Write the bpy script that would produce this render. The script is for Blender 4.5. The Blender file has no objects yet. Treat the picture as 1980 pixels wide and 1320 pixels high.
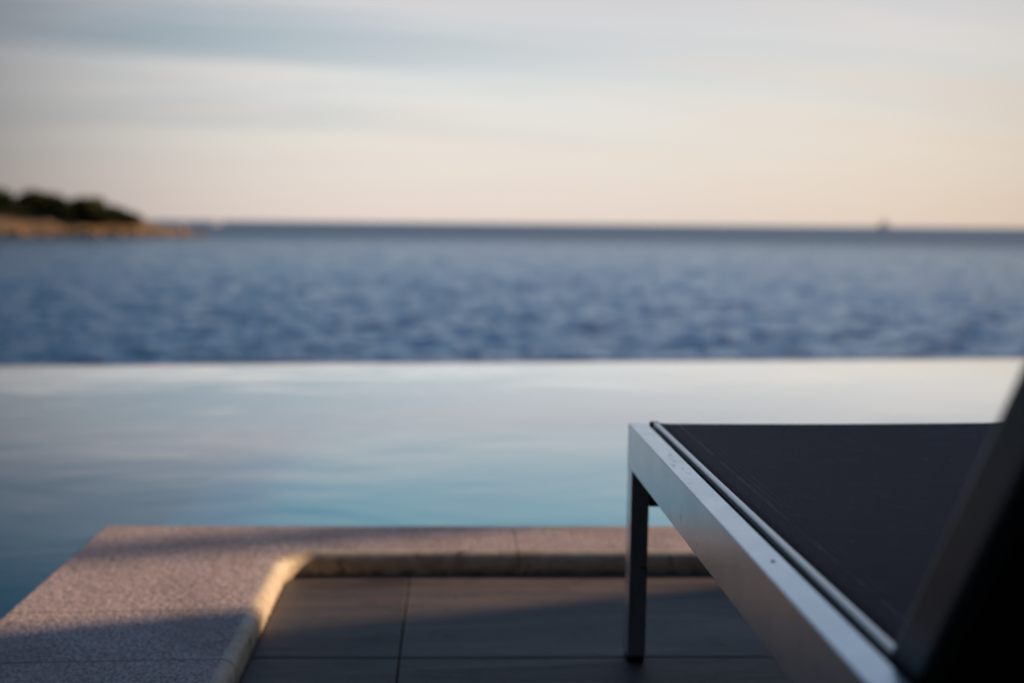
import bpy, bmesh, math, random
import numpy as np
from mathutils import Vector, Matrix, noise as mnoise
random.seed(7)
R = math.radians
C = bpy.context.scene.collection
sc = bpy.context.scene

# ------------------------------------------------------------------ camera
EYE = 0.673                      # metres above the terrace
SEA = -3.0                       # sea level below the terrace
YAW, PITCH, ROLL = math.atan(118/1925), R(6.76), R(0.54)
cam = bpy.data.cameras.new('camera')
cam.lens, cam.sensor_width = 35, 36
cam.clip_start, cam.clip_end = 0.02, 200000
cam.dof.use_dof = True
cam.dof.focus_distance = 1.17
cam.dof.aperture_fstop = 2.0
camo = bpy.data.objects.new('camera', cam); C.objects.link(camo)
f = Vector((math.sin(YAW)*math.cos(PITCH), math.cos(YAW)*math.cos(PITCH), -math.sin(PITCH)))
r0 = Vector((math.cos(YAW), -math.sin(YAW), 0)); u0 = r0.cross(f)
r = r0*math.cos(ROLL) + u0*math.sin(ROLL); u = -r0*math.sin(ROLL) + u0*math.cos(ROLL)
camo.matrix_world = Matrix(((r.x, u.x, -f.x, 0), (r.y, u.y, -f.y, 0), (r.z, u.z, -f.z, EYE), (0, 0, 0, 1)))
sc.camera = camo

sc.view_settings.view_transform = 'Standard'
sc.view_settings.look = 'None'
sc.view_settings.gamma = 1
sc.view_settings.use_curve_mapping = False
sc.view_settings.exposure = 0.0
sc.cycles.use_denoising = True
sc.cycles.max_bounces = 8
sc.cycles.sample_clamp_indirect = 6
sc.cycles.sample_clamp_direct = 4

# ------------------------------------------------------------------ sun
SUN_AZ, SUN_EL = R(78), R(16)     # azimuth from +Y towards +X
sd = Vector((math.sin(SUN_AZ)*math.cos(SUN_EL), math.cos(SUN_AZ)*math.cos(SUN_EL), math.sin(SUN_EL)))
sun = bpy.data.lights.new('sun', 'SUN')
sun.energy, sun.angle, sun.color = 5.0, R(0.9), (1.0, 0.66, 0.38)
suno = bpy.data.objects.new('sun', sun); C.objects.link(suno)
suno.rotation_euler = sd.to_track_quat('Z', 'Y').to_euler()

# ------------------------------------------------------------------ node helper
class NT:
    def __init__(s, tree): s.t = tree; s.n = tree.nodes; s.l = tree.links
    def new(s, typ, **kw):
        n = s.n.new(typ)
        for k, v in kw.items(): setattr(n, k, v)
        return n
    def put(s, sock, v):
        if isinstance(v, bpy.types.NodeSocket): s.l.new(v, sock)
        elif v is not None: sock.default_value = v
    def m(s, op, a, b=None, c=None, clamp=False):
        n = s.new('ShaderNodeMath', operation=op, use_clamp=clamp)
        s.put(n.inputs[0], a); s.put(n.inputs[1], b)
        if c is not None: s.put(n.inputs[2], c)
        return n.outputs[0]
    def vm(s, op, a, b=None):
        n = s.new('ShaderNodeVectorMath', operation=op)
        s.put(n.inputs[0], a)
        if b is not None: s.put(n.inputs[1], b)
        return n.outputs['Value'] if op in ('DOT_PRODUCT', 'LENGTH') else n.outputs[0]
    def mix(s, fac, a, b, mode='MIX'):
        n = s.new('ShaderNodeMix', data_type='RGBA', blend_type=mode)
        s.put(n.inputs[0], fac)
        for i, v in ((6, a), (7, b)):
            s.put(n.inputs[i], v if isinstance(v, bpy.types.NodeSocket) else (tuple(v)+(1,) if len(v) == 3 else v))
        return n.outputs[2]
    def rng(s, v, a, b, c=0.0, d=1.0, typ='SMOOTHSTEP'):
        n = s.new('ShaderNodeMapRange', interpolation_type=typ)
        s.put(n.inputs[0], v); n.inputs[1].default_value = a; n.inputs[2].default_value = b
        n.inputs[3].default_value = c; n.inputs[4].default_value = d
        return n.outputs[0]
    def noise(s, vec, scale, detail=4, rough=0.5, dist=0.0):
        n = s.new('ShaderNodeTexNoise'); s.put(n.inputs['Vector'], vec)
        n.inputs['Scale'].default_value = scale; n.inputs['Detail'].default_value = detail
        n.inputs['Roughness'].default_value = rough; n.inputs['Distortion'].default_value = dist
        return n.outputs[0]
    def ramp(s, v, stops):
        n = s.new('ShaderNodeValToRGB'); s.put(n.inputs[0], v); e = n.color_ramp.elements
        while len(e) < len(stops): e.new(0.5)
        for el, (p, c) in zip(e, stops): el.position = p; el.color = tuple(c)+(1,)
        return n.outputs[0]
    def comb(s, x, y, z):
        n = s.new('ShaderNodeCombineXYZ'); s.put(n.inputs[0], x); s.put(n.inputs[1], y); s.put(n.inputs[2], z)
        return n.outputs[0]
    def sep(s, v):
        n = s.new('ShaderNodeSeparateXYZ'); s.put(n.inputs[0], v); return n.outputs
    def scl(s, v, k): return s.vm('MULTIPLY', v, k)
    def bump(s, h, strength, dist, normal=None):
        n = s.new('ShaderNodeBump'); n.inputs['Strength'].default_value = strength
        n.inputs['Distance'].default_value = dist; s.put(n.inputs['Height'], h)
        if normal is not None: s.put(n.inputs['Normal'], normal)
        return n.outputs[0]

# ------------------------------------------------------------------ world: evening sky under thin cloud
w = bpy.data.worlds.new('World'); sc.world = w; w.use_nodes = True
w.node_tree.nodes.clear(); N = NT(w.node_tree)
sky = N.new('ShaderNodeTexSky', sky_type='NISHITA', sun_disc=False)
sky.sun_elevation, sky.sun_rotation = SUN_EL, SUN_AZ
sky.air_density, sky.dust_density, sky.ozone_density = 1.0, 1.5, 1.0
d = N.new('ShaderNodeTexCoord').outputs['Generated']
dx, dy, dz = N.sep(d)
zz = N.m('MAXIMUM', dz, 0.0)
base = N.ramp(zz, [(0.0, (.88, .75, .68)), (.07, (.88, .82, .75)), (.14, (.84, .84, .82)), (.215, (.68, .68, .71)),
                   (.28, (.58, .66, .73)), (.37, (.37, .49, .63)), (.47, (.14, .235, .38)), (1.0, (.12, .22, .42))])
# long thin cloud streaks, laid out on a plane high above
q = N.m('ADD', zz, 0.10)
px_, py_ = N.m('DIVIDE', dx, q), N.m('DIVIDE', dy, q)
pl = N.comb(N.m('ADD', N.m('MULTIPLY', px_, 0.22), N.m('MULTIPLY', py_, 0.06)), N.m('SUBTRACT', N.m('MULTIPLY', py_, 1.0), N.m('MULTIPLY', px_, 0.16)), 2.07)
n1 = N.noise(pl, 1.15, 4, 0.5, 0.4)
n2 = N.noise(N.vm('ADD', pl, (8.3, 2.1, 0)), 2.3, 5, 0.55, 0.3)
gap = N.rng(n1, 0.42, 0.66)
leftness = N.rng(N.m('SUBTRACT', N.m('MULTIPLY', dy, 0.25), dx), 0.02, 0.60)
gapw = N.m('MULTIPLY', gap, N.m('MULTIPLY', N.rng(dz, 0.03, 0.16), N.m('ADD', 0.22, N.m('MULTIPLY', leftness, 0.58))))
hi_left = N.m('MULTIPLY', N.m('MULTIPLY', leftness, N.rng(dz, .19, .29)), N.m('ADD', .55, N.m('MULTIPLY', gap, .45)))
gapw = N.m('MAXIMUM', gapw, N.m('MULTIPLY', hi_left, .9))
c1 = N.mix(gapw, base, N.mix(N.rng(dz, .12, .30), (.42, .52, .58), (.13, .30, .43)))
warm = N.m('MULTIPLY', N.rng(n2, 0.48, 0.68), N.rng(dz, 0.34, 0.10))
c2 = N.mix(N.m('MULTIPLY', warm, 0.45), c1, (.88, .76, .69))
# warm glow towards the low sun, greyer and dimmer away from it
hs = Vector((math.sin(SUN_AZ), math.cos(SUN_AZ), 0.0))
toward = N.vm('DOT_PRODUCT', d, tuple(hs))
glow = N.m('MULTIPLY', N.rng(toward, 0.22, 1.0), N.rng(dz, 0.32, 0.0))
c3 = N.mix(N.m('MULTIPLY', glow, 0.62), c2, (.74, .54, .35))
ga = R(10); gd = (math.sin(ga), math.cos(ga), 0.05)
gd = (math.sin(ga), math.cos(ga), 0.0)
hd = N.vm('NORMALIZE', N.comb(dx, dy, 0.0))
k = N.rng(N.vm('DOT_PRODUCT', hd, gd), 0.72, 0.99, 0.08, 1.0)
up = N.rng(dz, 0.30, 0.85)
k = N.m('ADD', N.m('MULTIPLY', k, N.m('SUBTRACT', 1.0, up)), N.m('MULTIPLY', up, 0.64))
c4 = N.mix(1.0, c3, N.comb(k, k, N.m('POWER', k, 0.93)), 'MULTIPLY')
bg1 = N.new('ShaderNodeBackground'); N.l.new(sky.outputs[0], bg1.inputs[0]); bg1.inputs[1].default_value = 0.08
bg2 = N.new('ShaderNodeBackground'); N.l.new(c4, bg2.inputs[0]); bg2.inputs[1].default_value = 1.0
ms = N.new('ShaderNodeMixShader'); ms.inputs[0].default_value = 0.88
N.l.new(bg1.outputs[0], ms.inputs[1]); N.l.new(bg2.outputs[0], ms.inputs[2])
N.l.new(ms.outputs[0], N.new('ShaderNodeOutputWorld').inputs[0])

# ------------------------------------------------------------------ materials
def mat(name):
    m = bpy.data.materials.new(name); m.use_nodes = True; m.node_tree.nodes.clear()
    n = NT(m.node_tree); out = n.new('ShaderNodeOutputMaterial')
    return m, n, out
def princ(n, out, **kw):
    p = n.new('ShaderNodeBsdfPrincipled')
    for k_, v in kw.items():
        s = p.inputs[k_.replace('_', ' ')]
        n.put(s, tuple(v)+(1,) if isinstance(v, tuple) and len(v) == 3 else v)
    n.l.new(p.outputs[0], out.inputs[0]); return p
def objco(n): return n.new('ShaderNodeTexCoord').outputs['Object']
def poso(n): return n.new('ShaderNodeNewGeometry').outputs['Position']

def m_coping_rough():
    m, n, o = mat('bush_hammered_stone'); p = poso(n)
    a = n.noise(p, 190, 3, 0.6); b = n.noise(p, 85, 3, 0.6); c = n.noise(p, 6, 3, 0.5)
    col = n.mix(n.rng(a, .36, .64), (.34, .285, .300), (.88, .73, .76))
    col = n.mix(n.m('MULTIPLY', n.rng(c, .4, .65), .35), col, (.36, .29, .29))
    pit = n.rng(n.noise(p, 48, 3, .7), .62, .70)
    col = n.mix(n.m('MULTIPLY', pit, .45), col, (.16, .13, .13))
    st_ = n.noise(n.vm('ADD', p, (3, 1, 0)), 2.6, 5, .65, .8)
    col = n.mix(n.m('MULTIPLY', n.rng(st_, .50, .66), .32), col, (.27, .22, .23))
    h = n.m('SUBTRACT', n.m('ADD', n.m('MULTIPLY', a, .6), n.m('ADD', b, n.m('MULTIPLY', n.noise(p, 420, 2, .6), .5))), n.m('MULTIPLY', pit, .8))
    princ(n, o, Base_Color=col, Roughness=.75, Normal=n.bump(h, 1.0, 0.0034)); return m
def m_coping_smooth():
    m, n, o = mat('honed_bullnose_stone'); p = poso(n)
    a = n.noise(p, 30, 5, 0.6); b = n.noise(p, 180, 2, 0.5)
    col = n.mix(n.rng(a, .35, .7), (.74, .66, .56), (.58, .50, .41))
    col = n.mix(n.rng(n.noise(p, 22, 2, .5), .64, .72), col, (.22, .13, .08))
    x, y, z = n.sep(p)
    low_dark = n.m('MULTIPLY', n.rng(z, .016, .0, 0, 1), n.rng(n.noise(p, 45, 4, .7), .35, .6))  # darker in patches towards the foot of the stone
    col = n.mix(n.m('MULTIPLY', low_dark, .75), col, (.14, .10, .075))
    vein = n.noise(n.vm('MULTIPLY', p, (1, 1, 2)), 9, 6, .7, 1.2)
    col = n.mix(n.m('MULTIPLY', n.rng(vein, .5, .62), .45), col, (.38, .29, .21))
    princ(n, o, Base_Color=col, Roughness=.55, Normal=n.bump(b, .3, 0.002)); return m
def m_tile():
    m, n, o = mat('dark_terrace_tile'); p = poso(n)
    oi = n.new('ShaderNodeObjectInfo').outputs['Random']
    s = n.vm('MULTIPLY', p, (1.0, 9.0, 1.0))
    a = n.noise(s, 3.0, 6, 0.6, .6); b = n.noise(p, 60, 4, .6); c = n.noise(p, 2.2, 3, .5)
    col = n.mix(n.rng(a, .3, .7), (.088, .074, .076), (.158, .132, .132))
    col = n.mix(n.m('MULTIPLY', n.rng(b, .52, .7), .3), col, (.15, .13, .13))
    col = n.mix(n.m('MULTIPLY', n.rng(c, .5, .7), .4), col, (.10, .085, .085))
    v = n.m('ADD', .78, n.m('MULTIPLY', oi, .44))
    splash = n.rng(n.noise(p, 11, 4, .7, .6), .56, .60)
    col = n.mix(n.m('MULTIPLY', splash, .28), col, (.05, .047, .052))
    grit = n.rng(n.noise(p, 75, 2, .5), .71, .74)
    col = n.mix(n.m('MULTIPLY', grit, .7), col, (.03, .025, .022))
    col = n.mix(1.0, col, n.comb(v, v, v), 'MULTIPLY')
    princ(n, o, Base_Color=col, Roughness=n.rng(a, .3, .7, .5, .68), Normal=n.bump(n.m('ADD', b, n.m('MULTIPLY', a, 2)), .35, 0.002)); return m
def simple(name, col, rough=.6, metal=0., nscale=40, namp=.15, bumpd=0.0, **kw):
    m, n, o = mat(name); p = objco(n)
    a = n.noise(p, nscale, 4, .6)
    c = n.mix(n.rng(a, .3, .7), tuple(x*(1-namp) for x in col), tuple(min(1, x*(1+namp)) for x in col))
    if bumpd: kw['Normal'] = n.bump(a, .5, bumpd)
    princ(n, o, Base_Color=c, Roughness=rough, Metallic=metal, **kw); return m
def m_alu():
    m, n, o = mat('anodised_aluminium'); p = poso(n)
    a = n.noise(n.vm('MULTIPLY', p, (1, 1, .35)), 160, 3, .6); b = n.noise(p, 14, 4, .6)
    spots = n.rng(n.noise(p, 95, 2, .5), .70, .76)
    smear = n.rng(n.noise(n.vm('MULTIPLY', p, (3, 1, 1)), 26, 4, .65), .58, .74)
    col = n.mix(n.rng(b, .35, .7), (.70, .75, .81), (.80, .85, .90))
    col = n.mix(n.m('MULTIPLY', spots, .6), col, (.12, .11, .11))
    col = n.mix(n.m('MULTIPLY', smear, .25), col, (.30, .32, .36))
    ro = n.m('ADD', .24, n.m('ADD', n.m('MULTIPLY', a, .12), n.m('MULTIPLY', smear, .12)))
    princ(n, o, Base_Color=col, Metallic=.95, Roughness=ro, Normal=n.bump(a, .12, .001)); return m
def m_fabric(name, base, hi, seam):
    m, n, o = mat(name); p = objco(n); x, y, z = n.sep(p)
    rib = n.m('SINE', n.m('MULTIPLY', x, 2*math.pi/0.0027))
    wf = n.m('SINE', n.m('MULTIPLY', y, 2*math.pi/0.0014))
    t = n.m('MULTIPLY', n.m('ADD', rib, 1), .5)
    dust = n.noise(p, 40, 5, .6)
    col = n.mix(n.m('MULTIPLY', t, .9), base, hi)
    col = n.mix(n.m('MULTIPLY', n.rng(dust, .5, .8), .25), col, tuple(v*1.8 for v in hi))
    if seam:   # pale stitched lines of the hem along the tube
        fl = n.rng(n.noise(n.vm('MULTIPLY', p, (1, 3, 1)), 9, 3, .6), .35, .6)
        for pos, wd, st in ((.0285, .0006, .8), (.0315, .0005, .55), (.0395, .0004, .35), (.0480, .0005, .18)):
            ln = n.m('LESS_THAN', n.m('ABSOLUTE', n.m('SUBTRACT', x, pos)), wd)
            col = n.mix(n.m('MULTIPLY', n.m('MULTIPLY', ln, fl), st), col, (.30, .34, .46))
    fleck = n.rng(n.noise(p, 130, 1, .5), .80, .82)
    col = n.mix(fleck, col, (.3, .3, .3))
    h = n.m('ADD', rib, n.m('MULTIPLY', wf, .25))
    princ(n, o, Base_Color=col, Roughness=.6, Specular_IOR_Level=.09, Normal=n.bump(h, .55, .0006)); return m
def m_pool_water():
    m, n, o = mat('pool_water'); p = poso(n)
    a = n.noise(n.vm('MULTIPLY', p, (1, 1.9, 1)), 1.5, 2, .5, .5); b = n.noise(n.vm('MULTIPLY', p, (1, 1.6, 1)), 5, 2, .5, .5)
    nrm = n.bump(n.m('ADD', a, n.m('MULTIPLY', b, .14)), 1.0, .0042)
    cs = n.m('ABSOLUTE', n.vm('DOT_PRODUCT', nrm, n.new('ShaderNodeNewGeometry').outputs['Incoming']))
    fr = n.m('ADD', .02, n.m('MULTIPLY', .98, n.m('POWER', n.m('SUBTRACT', 1.0, cs, clamp=True), 5.0)))
    gl = n.new('ShaderNodeBsdfGlossy'); gl.inputs['Roughness'].default_value = .03; n.l.new(nrm, gl.inputs['Normal'])
    gl.inputs[0].default_value = (1, 1, 1, 1)
    tr = n.new('ShaderNodeBsdfTransparent'); tr.inputs[0].default_value = (.72, .97, 1.0, 1)
    mx = n.new('ShaderNodeMixShader')
    n.l.new(n.m('MULTIPLY', n.m('POWER', fr, 1.05), 2.15, clamp=True), mx.inputs[0])
    n.l.new(tr.outputs[0], mx.inputs[1]); n.l.new(gl.outputs[0], mx.inputs[2]); n.l.new(mx.outputs[0], o.inputs[0]); return m
def m_floor():      # lining: darkening with depth painted in for light the water absorbs
    m, n, o = mat('pool_floor_lining'); p = poso(n); x, y, z = n.sep(p)
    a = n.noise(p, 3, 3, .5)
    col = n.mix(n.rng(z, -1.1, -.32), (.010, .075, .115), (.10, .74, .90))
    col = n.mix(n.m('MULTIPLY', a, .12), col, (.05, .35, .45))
    princ(n, o, Base_Color=col, Roughness=.5); return m
def m_sea():
    m, n, o = mat('sea_water'); p = poso(n)
    a = n.noise(n.vm('MULTIPLY', p, (.7, 1.2, 1)), 2.6, 6, .62, .5); b = n.noise(p, .12, 4, .55)
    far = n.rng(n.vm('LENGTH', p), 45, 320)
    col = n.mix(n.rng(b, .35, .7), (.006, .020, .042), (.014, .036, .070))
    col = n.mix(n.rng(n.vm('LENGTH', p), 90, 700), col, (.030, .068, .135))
    big = n.noise(n.vm('MULTIPLY', p, (.5, 1, 1)), .5, 4, .6)
    h = n.m('ADD', n.m('MULTIPLY', a, .55), n.m('MULTIPLY', big, n.m('MULTIPLY', far, 5.0)))
    nrm = n.bump(h, .9, .30)
    df = n.new('ShaderNodeBsdfDiffuse'); n.put(df.inputs[0], col)
    gl = n.new('ShaderNodeBsdfGlossy'); gl.inputs[0].default_value = (.78, .88, 1.0, 1); n.l.new(nrm, gl.inputs['Normal'])
    n.put(gl.inputs['Roughness'], n.rng(far, 0, 1, .10, .35, 'LINEAR'))
    fr = n.new('ShaderNodeFresnel'); fr.inputs[0].default_value = 1.333; n.l.new(nrm, fr.inputs[1])
    mx = n.new('ShaderNodeMixShader'); n.l.new(n.m('MINIMUM', n.m('POWER', fr.outputs[0], 1.0), n.rng(far, 0, 1, .78, .36, 'LINEAR')), mx.inputs[0])
    n.l.new(df.outputs[0], mx.inputs[1]); n.l.new(gl.outputs[0], mx.inputs[2]); n.l.new(mx.outputs[0], o.inputs[0]); return m
def m_rock():
    m, n, o = mat('ochre_shore_rock'); p = poso(n)
    a = n.noise(p, .9, 6, .65, .5); b = n.noise(p, .16, 3, .5)
    col = n.mix(n.rng(a, .35, .65), (.20, .13, .075), (.42, .30, .17))
    col = n.mix(n.m('MULTIPLY', n.rng(b, .45, .62), .6), col, (.20, .10, .06))
    princ(n, o, Base_Color=col, Roughness=.9, Normal=n.bump(a, .8, .4)); return m
def m_leaf():
    m, n, o = mat('dark_pine_foliage'); p = poso(n)
    a = n.noise(p, 1.2, 3, .6)
    col = n.mix(n.rng(a, .35, .65), (.025, .036, .014), (.085, .095, .034))
    princ(n, o, Base_Color=col, Roughness=.85, Specular_IOR_Level=.15); return m

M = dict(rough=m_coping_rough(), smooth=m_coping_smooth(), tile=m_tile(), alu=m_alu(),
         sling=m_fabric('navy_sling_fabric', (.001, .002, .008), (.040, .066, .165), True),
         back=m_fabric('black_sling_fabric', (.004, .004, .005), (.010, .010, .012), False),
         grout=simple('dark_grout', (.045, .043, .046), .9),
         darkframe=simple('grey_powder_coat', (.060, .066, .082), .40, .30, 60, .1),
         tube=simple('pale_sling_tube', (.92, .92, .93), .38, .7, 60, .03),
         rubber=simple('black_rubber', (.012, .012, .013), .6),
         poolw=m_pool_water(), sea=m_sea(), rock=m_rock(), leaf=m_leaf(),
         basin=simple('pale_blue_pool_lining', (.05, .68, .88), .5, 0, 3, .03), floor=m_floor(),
         lip=simple('terracotta_weir_stone', (.36, .20, .17), .35, 0, 20, .2),
         trunk=simple('pine_bark', (.09, .06, .04), .9, 0, 5, .3, .1),
         land=simple('scrub_ground', (.12, .10, .07), .95, 0, 1, .3),
         wall=simple('rendered_wall', (.22, .20, .18), .8, 0, 4, .1),
         hull=simple('dark_ship_hull', (.05, .05, .07), .5, 0, 2, .1),
         white=simple('white_boat_paint', (.8, .8, .78), .35, 0, 2, .04),
         red=simple('faded_red_paint', (.55, .13, .08), .5, 0, 3, .1),
         cloth=simple('sail_cloth', (.35, .32, .30), .8, 0, 1, .1))

# ------------------------------------------------------------------ object helpers
def tag(o, label=None, cat=None, group=None, kind=None):
    if label: o['label'] = label
    if cat: o['category'] = cat
    if group: o['group'] = group
    if kind: o['kind'] = kind
    return o
def link(name, me, m=None, parent=None, loc=(0, 0, 0)):
    o = bpy.data.objects.new(name, me); C.objects.link(o); o.location = loc
    if m is not None:
        for x in (m if isinstance(m, (list, tuple)) else [m]): me.materials.append(x)
    if parent: o.parent = parent
    return o
def obj(name, bm, m, parent=None, smooth=False, loc=(0, 0, 0)):
    me = bpy.data.meshes.new(name); bm.normal_update(); bm.to_mesh(me); bm.free()
    if smooth:
        for p in me.polygons: p.use_smooth = True
    return link(name, me, m, parent, loc)
def empty(name, loc=(0, 0, 0), rz=0):
    o = bpy.data.objects.new(name, None); C.objects.link(o); o.location = loc; o.rotation_euler = (0, 0, rz); return o
def box(bm, x0, x1, y0, y1, z0, z1, bev=0.0, mtx=None, seg=2):
    vs = [bm.verts.new((x, y, z)) for x in (x0, x1) for y in (y0, y1) for z in (z0, z1)]
    fs = [bm.faces.new([vs[i] for i in q_]) for q_ in ((0, 1, 3, 2), (4, 6, 7, 5), (0, 4, 5, 1), (2, 3, 7, 6), (0, 2, 6, 4), (1, 5, 7, 3))]
    geom = vs
    if bev:
        es = list({e for f_ in fs for e in f_.edges})
        rr = bmesh.ops.bevel(bm, geom=es, offset=bev, segments=seg, affect='EDGES', profile=.5)
        geom = list({v for f_ in rr['faces'] for v in f_.verts} | {v for v in vs if v.is_valid})
    if mtx is not None: bmesh.ops.transform(bm, matrix=mtx, verts=[v for v in geom if v.is_valid])
    return bm
def tube(bm, a, b, rad, seg=14, r2=None, cap=True):
    a, b = Vector(a), Vector(b); dd = b-a
    mt = Matrix.Translation((a+b)/2) @ dd.to_track_quat('Z', 'Y').to_matrix().to_4x4()
    bmesh.ops.create_cone(bm, cap_ends=cap, segments=seg, radius1=rad, radius2=rad if r2 is None else r2, depth=dd.length, matrix=mt)
    return bm
def B(): return bmesh.new()

# ------------------------------------------------------------------ sea: one sheet to the horizon, real waves where they can be seen
def build_sea():
    rows = [0.0, 8, 14]; dcur = 18.0
    while dcur < 420: rows.append(dcur); dcur *= 1.0036
    while dcur < 90000: rows.append(dcur); dcur *= 1.09
    rows = np.array(rows)
    az = np.concatenate([np.linspace(-180, -40, 22)[:-1], np.linspace(-40, 42, 760), np.linspace(42, 180, 22)[1:-1]])
    az = np.radians(az)
    A, D = np.meshgrid(az, rows)
    X, Y = D*np.sin(A), D*np.cos(A)
    Z = np.zeros_like(X)
    rg = np.random.RandomState(3)
    sp = np.maximum(D*0.0036, 1e-3)
    inside = ((A > R(-40)) & (A < R(42)))
    for i in range(46):
        lam = 0.55*(1.105**i) if i < 30 else rg.uniform(1.5, 5)
        th = R(-90) + rg.normal(0, 0.55)+0.35
        kx, ky = math.cos(th)*2*math.pi/lam, math.sin(th)*2*math.pi/lam
        amp = 0.0235*min(lam, 1.2)**0.85*max(lam/1.2, 1.0)**-0.45
        fade = np.clip(lam/(sp*5)-0.6, 0, 1)*np.clip((400-D)/150, 0, 1)*inside
        ph = rg.uniform(0, 6.28)
        s = np.sin(X*kx+Y*ky+ph+0.6*np.sin(X*.21*kx-Y*.13*kx+ph*2))
        Z += amp*fade*(1-2*np.abs(s)**0.9*0.5 if i % 2 else s)
    Z[:3] = 0
    n0, n1 = X.shape
    co = np.stack([X, Y, Z], -1).reshape(-1, 3)
    ii, jj = np.meshgrid(np.arange(n0-1), np.arange(n1), indexing='ij')
    j2 = (jj+1) % n1
    fa = np.stack([ii*n1+jj, ii*n1+j2, (ii+1)*n1+j2, (ii+1)*n1+jj], -1).reshape(-1, 4)[:, ::-1]
    me = bpy.data.meshes.new('sea'); me.vertices.add(len(co)); me.vertices.foreach_set('co', co.ravel())
    me.loops.add(fa.size); me.loops.foreach_set('vertex_index', fa.ravel().astype(np.int32))
    me.polygons.add(len(fa)); me.polygons.foreach_set('loop_start', np.arange(0, fa.size, 4, dtype=np.int32))
    me.polygons.foreach_set('use_smooth', np.ones(len(fa), bool)); me.update(calc_edges=True); me.validate()
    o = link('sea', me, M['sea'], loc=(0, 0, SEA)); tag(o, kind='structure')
build_sea()

# ------------------------------------------------------------------ terrace and pool
XI, XO, YI, YO = -.312, -.717, 1.869, 2.060      # inner and outer edges of the coping (left arm, far arm)
SL = -.030                                       # the far arm is a little out of square
XR, YB = 3.6, -3.4                               # right and near limits of the peninsula of paving
PX0 = -6.5                                       # left end of the pool
TOP, RAD = .041, .021
def yi(x): return YI+SL*(x-XI)
def yo(x): return YO+SL*(x-XO)
def yfar(x): return 4.83+.058*x                  # infinity edge
WL = -.010

deck = empty('terrace_paving'); tag(deck, kind='structure')
bm = B()
vs = [bm.verts.new(v) for v in ((XI-.05, YB, -.006), (9, YB, -.006), (9, 1.2, -.006), (XR, 1.2, -.006), (XR, yi(XR)+.03, -.006), (XI-.05, yi(XI)+.03, -.006))]
bm.faces.new(vs); obj('grout_bed', bm, M['grout'], deck)
TJX, TJY, TS = -.080, 1.500, .60
tile_cache = {}
ix = [TJX+TS*k_ for k_ in range(-1, 7)]; iy = [TJY+.45]+[TJY-TS*k_ for k_ in range(0, 10)]
for a in range(len(ix)-1):
    for b in range(len(iy)-1):
        x0, x1 = max(ix[a], XI+.001), min(ix[a+1], XR+.2); y1, y0 = iy[b], iy[b+1]
        g = .0013
        def ysl(x, y): return y+SL*1.2*(x-XI)
        yt1 = [min(ysl(x, y1), yi(x)+.012) for x in (x0+g, x1-g)]
        bm = B()
        cx, cy = (x0+x1)/2, (y0+y1)/2
        q4 = [(x0+g, ysl(x0, y0)+g), (x1-g, ysl(x1, y0)+g), (x1-g, yt1[1]-g), (x0+g, yt1[0]-g)]
        lo = [bm.verts.new((x-cx, y-cy, -.02)) for x, y in q4]; hi = [bm.verts.new((x-cx, y-cy, 0)) for x, y in q4]
        tf = bm.faces.new(hi); bm.faces.new(lo[::-1])
        for i in range(4): bm.faces.new((lo[i], lo[(i+1) % 4], hi[(i+1) % 4], hi[i]))
        bmesh.ops.bevel(bm, geom=list(tf.edges), offset=.0012, segments=1, affect='EDGES')
        obj('paving_tile', bm, M['tile'], deck, loc=(cx, cy, random.uniform(-.0004, .0004)))

coping = empty('pool_coping'); tag(coping, kind='structure')
def coping_stone(stations, closed_ends=True):
    """stations: (inner base point, direction towards the paving, outer point). Bullnose on the inside, arris on the outside."""
    bm = B(); rows = []
    for (pi, nn, po) in stations:
        pi, nn, po = Vector(pi), Vector(nn), Vector(po)
        pts = []
        pts.append((pi, -.012)); pts.append((pi, TOP-RAD))
        for k_ in range(1, 9):
            t = k_/8*math.pi/2
            pts.append((pi-nn*RAD*(1-math.cos(t)), TOP-RAD+RAD*math.sin(t)))
        st = pi-nn*RAD; dv = po-st; L = dv.length; dv.normalize()
        pts.append((st+dv*L*.3, TOP)); pts.append((st+dv*L*.65, TOP)); pts.append((st+dv*(L-.004), TOP)); pts.append((po-dv*.001, TOP-.0015)); pts.append((po, TOP-.005)); pts.append((po, -.05))
        rows.append([bm.verts.new((p.x, p.y, z)) for p, z in pts])
    nrough = 9
    for a, b in zip(rows[:-1], rows[1:]):
        for i in range(len(a)-1):
            fc = bm.faces.new((a[i], a[i+1], b[i+1], b[i])); fc.smooth = 1 <= i <= nrough
            fc.material_index = 0 if i >= 9 else 1
    for rr in (rows[0], rows[-1][::-1]): bm.faces.new([bm.verts.new(v.co) for v in rr]).material_index = 1
    bmesh.ops.recalc_face_normals(bm, faces=bm.faces)
    me = bpy.data.meshes.new('coping_stone'); bm.to_mesh(me); bm.free()
    return link('coping_stone', me, [M['rough'], M['smooth']], coping)
def leftarm(y0, y1):
    n_ = max(2, int((y1-y0)/.1)); g = .0011
    return [((XI, y, 0), (1, 0, 0), (XO, y, 0)) for y in np.linspace(y0+g, y1-g, n_)]
def fararm(x0, x1):
    n_ = max(2, int((x1-x0)/.1)); g = .0011
    return [((x, yi(x), 0), (0, -1, 0), (x, yo(x), 0)) for x in np.linspace(x0+g, x1-g, n_)]
ys = [YB, -2.9, -2.35, -1.8, -1.25, -.7, -.15, .40, .90, 1.405, 1.592]
for a, b in zip(ys[:-1], ys[1:]): coping_stone(leftarm(a, b))
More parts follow.
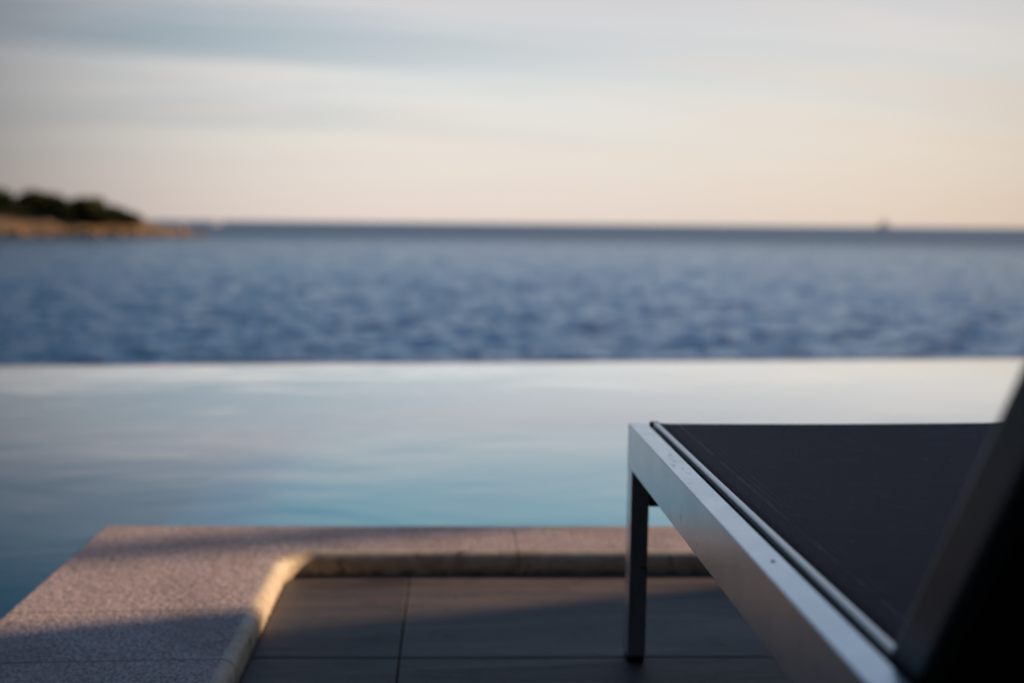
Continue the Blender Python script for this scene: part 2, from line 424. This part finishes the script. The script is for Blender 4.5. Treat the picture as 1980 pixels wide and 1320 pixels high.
# corner stone with a rounded inner corner
RC = .055; cc = Vector((XI+RC, yi(XI+RC)-RC, 0)); st = [x for x in leftarm(1.592, cc.y)][:-1]
arc = []
for k_ in range(0, 13):
    t = R(180-90*k_/12); dr = Vector((math.cos(t), math.sin(t), 0))
    # outer point: ray from the centre to the outer L
    tx = (XO-cc.x)/dr.x if dr.x < -1e-6 else 1e9; ty = (yo(XO)-cc.y)/dr.y if dr.y > 1e-6 else 1e9
    tt = min(tx, ty); po = cc+dr*tt
    if ty < tx: po.y = yo(po.x)
    arc.append((tuple(cc+dr*RC), tuple(-dr), tuple(po), tx-ty))
# put an exact outer corner between the two rays around it
out = []
for a, b in zip(arc[:-1], arc[1:]):
    out.append(a[:3])
    if a[3]*b[3] < 0:
        co_ = Vector((XO, yo(XO), 0)); dr = (co_-cc).normalized(); out.append((tuple(cc+dr*RC), tuple(-dr), tuple(co_)))
out.append(arc[-1][:3])
coping_stone(st+out+fararm(cc.x, .130)[1:])
for a, b in zip([.130, .70, 1.30, 1.90, 2.50, 3.05], [.70, 1.30, 1.90, 2.50, 3.05, XR]): coping_stone(fararm(a, b))

# pool shell, seen through the water
DB = -1.30
bm = B()
def quad(*p): bm.faces.new([bm.verts.new(v) for v in p])
XE = 7.5
quad((PX0, yfar(PX0), DB), (XE, yfar(XE), DB), (XE, yfar(XE), WL-.004), (PX0, yfar(PX0), WL-.004))
quad((PX0, YB, DB), (PX0, yfar(PX0), DB), (PX0, yfar(PX0), .03), (PX0, YB, .03))
quad((XE, YB, DB), (XE, yfar(XE), DB), (XE, yfar(XE), .03), (XE, YB, .03))
quad((PX0, YB, DB), (XO+.01, YB, DB), (XO+.01, YB, .03), (PX0, YB, .03))
quad((XO+.012, YB, DB), (XO+.012, yo(XO)-.012, DB), (XO+.012, yo(XO)-.012, -.045), (XO+.012, YB, -.045))
quad((XO+.012, yo(XO)-.012, DB), (XR, yo(XR)-.012, DB), (XR, yo(XR)-.012, -.045), (XO+.012, yo(XO)-.012, -.045))
basin = obj('pool_basin', bm, M['basin']); tag(basin, kind='structure')
# floor: shallow on the right, falling to a deep end on the left
bm = B(); fl = []
for X_ in np.linspace(PX0, XE, 60):
    t_ = min(1, max(0, (X_+2.3)/1.7)); t_ = t_*t_*(3-2*t_); z_ = DB+(-.30-DB)*t_
    fl.append([bm.verts.new((X_, Y_, z_)) for Y_ in (YB, 2.0, float(yfar(X_)))])
for a, b in zip(fl[:-1], fl[1:]):
    for q_ in range(2): bm.faces.new((a[q_], b[q_], b[q_+1], a[q_+1])).smooth = True
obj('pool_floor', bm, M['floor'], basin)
bm = B()
quad((PX0, YB, WL), (XO+.002, YB, WL), (XO+.002, yo(XO)-.002, WL), (PX0, yo(XO)-.002, WL))
quad((PX0, yo(XO)-.002, WL), (XO+.002, yo(XO)-.002, WL), (XR, yo(XR)-.002, WL), (XE, yo(XR)-.002, WL), (XE, yfar(XE), WL), (PX0, yfar(PX0), WL))
bmesh.ops.remove_doubles(bm, verts=bm.verts, dist=1e-5)
tag(obj('pool_water', bm, M['poolw']), kind='structure')
# infinity edge: wet stone lip just below the water, and the wall that falls away behind it
bm = B()
for x0, x1 in zip(np.arange(PX0, XE, .7), np.arange(PX0, XE, .7)+.7):
    x1 = min(x1, XE); zt, zo = WL-.003, WL-.012
    p = [(x0+.001, yfar(x0)+.003), (x1-.001, yfar(x1)+.003), (x1-.001, yfar(x1)+.13), (x0+.001, yfar(x0)+.13)]
    z = [zt, zt, zo, zo]
    hi = [bm.verts.new((*p[i], z[i])) for i in range(4)]; lo = [bm.verts.new((*p[i], -.06)) for i in range(4)]
    bm.faces.new(hi)
    for i in range(4): bm.faces.new((lo[i], lo[(i+1) % 4], hi[(i+1) % 4], hi[i]))
bmesh.ops.recalc_face_normals(bm, faces=bm.faces)
weir = empty('infinity_edge'); tag(weir, kind='structure')
obj('edge_stone', bm, M['lip'], weir)
bm = B()
hi = [(PX0-.3, yfar(PX0)+.01), (XE+.3, yfar(XE)+.01), (XE+.3, yfar(XE)+.07), (PX0-.3, yfar(PX0)+.07)]
a = [bm.verts.new((*p, -.065)) for p in hi]; b = [bm.verts.new((*p, SEA+.4)) for p in hi]
bm.faces.new(a)
for i in range(4): bm.faces.new((b[i], b[(i+1) % 4], a[(i+1) % 4], a[i]))
obj('retaining_wall', bm, M['wall'], weir)

# land carrying the terrace (below and behind everything)
bm = B(); box(bm, -60, PX0-.01, -80, 4.4, SEA-2, -.05); box(bm, PX0, XE, -80, YB-.01, SEA-2, -.03)
box(bm, XE+.01, 60, -80, 5.2, SEA-2, -.05); tag(obj('land', bm, M['land']), kind='structure')

# added walls and roofs, unseen, shaped to keep the near terrace in shade
hx = 4.1; hy = yi(0)-.0+.0
ey = 1.652+math.tan(R(12))*(hx+.10)
shade_wing = empty('shade_house', (hx, ey, 0))
bm = B(); box(bm, 0, .35, -9, 0, 0, 3.1, .01); obj('shade_side_wall', bm, M['wall'], shade_wing)
bm = B(); box(bm, -9.5, -.002, -9-.0, -5.6, -.0, 3.1, .01); obj('shade_back_wall', bm, M['wall'], shade_wing)
bm = B(); box(bm, -.30, 3.8, -9.2, 0, 3.102, 3.28, .01); obj('shade_roof_slab', bm, M['wall'], shade_wing)
bm = B(); box(bm, -9.5, -.302, -9.2, -1.5, 2.50, 2.70, .01); obj('shade_terrace_roof', bm, M['wall'], shade_wing)
tag(shade_wing, 'plain rendered walls and roofs added out of view behind and right of the lounger to shade the terrace', 'shade_house')
py = 1.94+math.tan(R(12))*(8.5+.45)
shade_post = empty('added_shade_post', (8.5, py, -.03))  # added unseen upright that casts the shadow band on the coping
bm = B(); box(bm, -.04, .04, -.045, .045, .03, 2.9, .006); obj('shade_post', bm, M['darkframe'], shade_post)
bm = B(); box(bm, -.3, .3, -.3, .3, -.03, .03, .01); obj('base', bm, M['darkframe'], shade_post)
tag(shade_post, 'grey metal upright added out of view on the right to cast a shadow band', 'shade_post')

# ------------------------------------------------------------------ sun lounger
LH = .37
LX0, LX1, LY1, LY0 = 0.0, .700, 0.0, -1.95     # local: origin at the far left foot
lg = empty('sun_lounger', (.272, 1.494, 0), R(.40))
tag(lg, 'grey aluminium sun lounger with dark navy sling seat and raised backrest on the paving', 'sun lounger')
RW, RH = .0290, .066
for x in (LX0, LX1-RW):
    bm = B(); box(bm, x, x+RW, LY0, LY1, LH-RH, LH, .0014); obj('side_rail', bm, M['alu'], lg)
for x in (LX0+.0005, LX1-RW+.0005):
    for y in (LY1-.0355, LY0+.25):
        bm = B(); box(bm, x, x+RW-.001, y, y+.035, .010, LH-RH-.0005, .0014); L_ = obj('leg', bm, M['alu'], lg)
        bm = B(); box(bm, x+.001, x+RW-.002, y+.001, y+.034, 0, .0095, .002); obj('foot_cap', bm, M['rubber'], L_)
for y in (LY1-.032, LY0+.255):
    bm = B(); box(bm, LX0+RW+.0005, LX1-RW-.0005, y, y+.026, LH-RH-.058, LH-RH-.003, .002); obj('cross_bar', bm, M['darkframe'], lg)
bm = B(); tube(bm, (.0165, -.633, LH-.001), (.0165, -.633, LH+.0006), .0019, 10); obj('screw_head', bm, M['rubber'], lg)
# sling tubes and the fabric between them
SY = -.832                                      # hinge
tx0, tx1 = .0405, LX1-.0405
for x in (tx0, tx1):
    bm = B(); box(bm, x-.0040, x+.0040, SY, LY1-.010, LH-.006, LH+.0032, .0022, None, 3); obj('sling_tube', bm, M['tube'], lg)
    bm = B(); s_ = -1 if x < .3 else 1
    box(bm, min(x, x+s_*.0112), max(x, x+s_*.0112), SY-.02, LY1-.012, LH-.055, LH-.0055, .001); obj('gap_shade_strip', bm, M['rubber'], lg)  # black filler strip stands in for the shade in the gap
    bm = B(); box(bm, x-.0075, x+.0065, LY1-.0095, LY1+.0015, LH-.010, LH+.0022, .0012); obj('end_cap', bm, M['rubber'], lg)
bm = B(); nx, ny = 40, 46; fx0, fx1 = tx0+.0046, tx1-.0046; gridv = []
prof = []   # along the lounger, wrapped over the end bar
for j in range(ny+1): prof.append((SY+(LY1-.012-SY)*j/ny, 0.0, j/ny))
for t in (30, 60, 90, 120): prof.append((LY1-.012+.011*math.sin(R(t)), -.011*(1-math.cos(R(t))), 1.0))
for (y, dzz, v) in prof:
    row = []
    for i in range(nx+1):
        uu = i/nx; x = fx0+(fx1-fx0)*uu
        sag = -.009*math.sin(math.pi*uu)*math.sin(math.pi*min(1, v*.96+.02))**.6
        hem = .0012*math.exp(-((uu-.006)/.01)**2)
        row.append(bm.verts.new((x, y, LH+.0010+dzz+sag+hem)))
    gridv.append(row)
for a, b in zip(gridv[:-1], gridv[1:]):
    for i in range(nx): bm.faces.new((a[i], a[i+1], b[i+1], b[i]))
sl = obj('seat_sling', bm, M['sling'], lg, True)
md = sl.modifiers.new('thick', 'SOLIDIFY'); md.thickness = .0014; md.offset = -1
# keep texture x measured from the near edge of the fabric
for v in sl.data.vertices: v.co.x -= fx0
sl.location.x += fx0
bm = B(); tube(bm, (tx0, LY1-.012, LH-.012), (tx1, LY1-.012, LH-.012), .0085, 14); obj('end_bar', bm, M['darkframe'], lg, True)
# backrest: raised, leaning towards the camera
AL = R(59.0); HY, HZ = SY-.006, LH-.004; BL = .78
mt = Matrix.Translation((0, HY, HZ)) @ Matrix(((1, 0, 0, 0), (0, -math.cos(AL), math.sin(AL), 0), (0, math.sin(AL), math.cos(AL), 0), (0, 0, 0, 1)))
# in this frame y runs up the backrest, z is its sitting side
for x in (.0345, LX1-.0345-.020):
    bm = B(); box(bm, x, x+.020, -.02, BL, -.030, .008, .004, mt); obj('backrest_rail', bm, M['darkframe'], lg)
bm = B(); box(bm, .0550, LX1-.0550, BL-.03, BL, -.024, .004, .003, mt); obj('backrest_top_bar', bm, M['darkframe'], lg)
bm = B(); box(bm, .0550, LX1-.0550, .0, BL-.031, -.027, .006, .002, mt); obj('backrest_sling', bm, M['back'], lg)
bm = B(); tube(bm, (.031, HY-.004, LH-.030), (LX1-.031, HY-.004, LH-.030), .009, 14); obj('hinge_bar', bm, M['darkframe'], lg, True)
bm = B(); tube(bm, mt @ Vector((.12, .42, -.034)), (.12, LY0+.55, LH-.04), .007, 10); obj('support_strut', bm, M['darkframe'], lg, True)
bm = B(); tube(bm, mt @ Vector((LX1-.12, .42, -.034)), (LX1-.12, LY0+.55, LH-.04), .007, 10); obj('support_strut', bm, M['darkframe'], lg, True)
bm = B(); box(bm, .0295, LX1-.0295, SY-.10, SY-.07, LH-.062, LH-.036, .002); obj('cross_bar', bm, M['darkframe'], lg)

# ------------------------------------------------------------------ headland on the left
def headland():
    bm = B(); nx_, ny_ = 120, 44; rowsv = []
    for j in range(ny_+1):
        row = []
        for i in range(nx_+1):
            x = -190+(132)*i/nx_             # -190 .. -58
            v = j/ny_
            yc = 236+.10*(x+58); half = 19*min(1, max(.05, ((-57-x)/38)))**.55
            y = yc-half+2*half*v
            t = max(0, min(1, (-57.5-x)/34))
            hgt = 5.6*t**.62+1.0*max(0, min(1, (-92-x)/50))
            prof_ = math.sin(math.pi*v)**.42
            nz = mnoise.fractal(Vector((x*.16, y*.16, 2)), 1, 2, 4)*1.1+mnoise.noise(Vector((x*.6, y*.6, 7)))*.35
            row.append(bm.verts.new((x, y, SEA-.6+(hgt+nz*t+.5)*prof_)))
        rowsv.append(row)
    for a, b in zip(rowsv[:-1], rowsv[1:]):
        for i in range(nx_): bm.faces.new((a[i], a[i+1], b[i+1], b[i]))
    tag(obj('headland', bm, M['rock']), kind='structure')
headland()
def crown_mesh(seed, n_=6500, sx=1, sz=1):
    rd = random.Random(seed); bm = B()
    lobes = [(Vector((rd.uniform(-.62, .62), rd.uniform(-.6, .6), rd.uniform(-.35, .55))), rd.uniform(.30, .52)) for _ in range(18)]
    for _ in range(n_):
        c_, rr = rd.choice(lobes); v = Vector((rd.gauss(0, 1), rd.gauss(0, 1), rd.gauss(0, 1))).normalized()*rr*rd.uniform(.3, 1.05)
        p = c_+v; p.z *= .8*sz; p.x *= sx
        a = Vector((rd.gauss(0, 1), rd.gauss(0, 1), rd.gauss(0, 1))).normalized(); b = a.orthogonal().normalized(); s = rd.uniform(.035, .075)
        bm.faces.new([bm.verts.new(p+a*s), bm.verts.new(p+b*s), bm.verts.new(p-a*s), bm.verts.new(p-b*s)])
    me = bpy.data.meshes.new('crown'); bm.to_mesh(me); bm.free(); me.materials.append(M['leaf']); return me
crowns = [crown_mesh(s) for s in (1, 2, 3)]
bm = B(); tube(bm, (0, 0, -1), (.05, .02, .5), .10, 9, .055); tube(bm, (.05, .02, .5), (.22, .05, 1.15), .055, 7, .02); tube(bm, (.05, .02, .45), (-.2, -.06, 1.05), .045, 7, .018)
tme = bpy.data.meshes.new('trunk'); bm.to_mesh(tme); bm.free(); tme.materials.append(M['trunk'])
def tree(px_, toppx, wpx, Y, label, cm):
    """px_, toppx: where the crown stands and tops out; converted to a real place at depth Y"""
    x = (px_-873)/1925*Y; ztop = EYE+(427-toppx)/1925*Y; rad = wpx*1.25/1925*Y
    ch = max(rad*.72, (ztop-.3)*.56); zc = ztop-ch*.85
    t = empty('pine_tree', (x, Y, -.5)); tag(t, label, 'tree', 'dark trees on the headland')
    c = link('crown', crowns[cm], None, t); c.location = (0, 0, zc+.5); c.scale = (rad, rad, ch); c.rotation_euler = (0, 0, cm*1.3+px_)
    k_ = link('trunk', tme, None, t); s = max(.6, (zc+.5)); k_.scale = (rad*.5, rad*.5, s*.9)
tree(-150, 362, 60, 232, 'tall dark tree beyond the left picture edge', 0)
tree(-70, 360, 55, 234, 'dark tree whose crown crosses the left picture edge', 1)
tree(5, 364, 48, 230, 'tall dark tree at the left picture edge of the headland', 2)
tree(62, 384, 40, 228, 'lower dark tree in the dip between the two tallest crowns', 0)
tree(122, 369, 40, 231, 'round-topped dark tree making the middle hump of the headland', 1)
tree(196, 380, 42, 229, 'broad dark tree right of the middle hump', 2)
tree(240, 397, 32, 229, 'small dark bushy tree sloping down near the bare rocks', 1)
tree(272, 414, 18, 229, 'lowest dark shrub at the right end of the trees', 0)
tree(158, 396, 34, 226, 'low dark tree in front between the middle hump and the broad tree', 0)
tree(30, 400, 40, 225, 'low dark tree in front of the tallest tree at the left edge', 1)
tree(95, 402, 36, 225, 'low dark tree in front of the round-topped tree', 2)
tree(215, 408, 28, 226, 'low dark shrub in front of the broad tree', 0)

# boulders along the shore: uncountable at this blur
bm = B(); rd = random.Random(5)
for i in range(150):
    x = rd.uniform(-118, -57); half = 19*min(1, max(.05, ((-57-x)/38)))**.55; y = 236+.10*(x+58)-half+rd.uniform(-.5, 3.5)
    s = rd.uniform(.5, 1.7)*(1 if x < -66 else .6)
    rr = bmesh.ops.create_icosphere(bm, subdivisions=1, radius=s, matrix=Matrix.Translation((x, y, SEA+rd.uniform(-.1, .9)*s)) @ Matrix.Rotation(rd.uniform(0, 3), 4, 'Z') @ Matrix.Diagonal((1, .8, .7, 1)))
    for v in rr['verts']: v.co += Vector((rd.uniform(-1, 1), rd.uniform(-1, 1), rd.uniform(-1, 1)))*s*.16
tag(obj('shore_rocks', bm, M['rock']), 'ochre rocks heaped along the waterline of the headland', 'rocks', kind='stuff')

# marker at the tip of the headland
mk = empty('beacon', (-60.0, 228.0, SEA)); tag(mk, 'small red and white marker at the tip of the rocky headland', 'beacon')
bm = B(); tube(bm, (0, 0, -.4), (0, 0, .7), .9, 14, .75); obj('base', bm, M['rock'], mk)
bm = B(); tube(bm, (0, 0, .7), (0, 0, 1.9), .42, 14, .38); obj('lower_band', bm, M['red'], mk, True)
bm = B(); tube(bm, (0, 0, 1.9), (0, 0, 2.8), .40, 14, .34); tube(bm, (0, 0, 2.8), (0, 0, 3.2), .34, 14, .02); obj('upper_band', bm, M['white'], mk, True)

def hull(bm, L, Bm, Hh, sheer=.25, n_=14):
    rows = []
    for i in range(n_+1):
        t = i/n_; x = -L/2+L*t
        wd = Bm/2*(math.sin(math.pi*min(1, .18+.82*(1-t)**.8+0))**.6 if t > .5 else min(1, .75+.5*t))
        if t == 1: wd = .02
        zt = Hh*(1+sheer*(2*t-1)**2)
        rows.append([bm.verts.new((x, -wd, zt)), bm.verts.new((x-.0*L, -wd*.75, Hh*.1)), bm.verts.new((x, 0, -Hh*.3)), bm.verts.new((x, wd*.75, Hh*.1)), bm.verts.new((x, wd, zt))])
    for a, b in zip(rows[:-1], rows[1:]):
        for i in range(4): bm.faces.new((a[i], b[i], b[i+1], a[i+1]))
        bm.faces.new((a[4], b[4], b[0], a[0]))
    bm.faces.new(rows[0]); bmesh.ops.recalc_face_normals(bm, faces=bm.faces); return bm
# small white motor boat
bx = (430-873)/1925*800
bt = empty('motor_boat', (bx, 800, SEA), R(48)); tag(bt, 'tiny white motor boat on the water right of the headland', 'boat')
obj('hull', hull(B(), 9, 2.8, 1.4), M['white'], bt)
bm = B(); box(bm, -1.0, 1.2, -.8, .8, 1.1, 2.6, .15); obj('cabin', bm, M['white'], bt)
bm = B(); box(bm, 1.21, 1.26, -.55, .55, 1.45, 1.95, .0); obj('windscreen', bm, M['hull'], bt)
# ship on the horizon
sx = (1722-873)/1925*2600
sh = empty('ship', (sx, 2600, SEA), R(8)); tag(sh, 'dark ship with tall masts on the horizon at the right', 'ship')
obj('hull', hull(B(), 34, 8, 4.5, .35, 20), M['hull'], sh)
bm = B(); box(bm, -13, -5, -2.6, 2.6, 4.4, 8.5, .2); obj('deckhouse', bm, M['hull'], sh)
bm = B(); box(bm, -11.5, -6.5, -2.0, 2.0, 8.5, 10.4, .2); obj('bridge', bm, M['hull'], sh)
for x, hh, wd in ((-2, 31, 5.5), (6, 28, 5.0), (12, 19, 3.5)):
    bm = B(); tube(bm, (x, 0, 4), (x, 0, hh), .55, 8, .2); ms_ = obj('mast', bm, M['hull'], sh)
    for t in (.45, .7): obj('yard', tube(B(), (x, -wd*(1.2-t), hh*t), (x, wd*(1.2-t), hh*t), .3, 6), M['hull'], ms_)
    bm = B(); vv = [bm.verts.new(p) for p in ((x-.3, 0, hh*.36), (x-5.2, .9, hh*.36), (x-.3, 0, hh*.88))]; bm.faces.new(vv)
    so = obj('sail', bm, M['cloth'], ms_); md = so.modifiers.new('t', 'SOLIDIFY'); md.thickness = .08
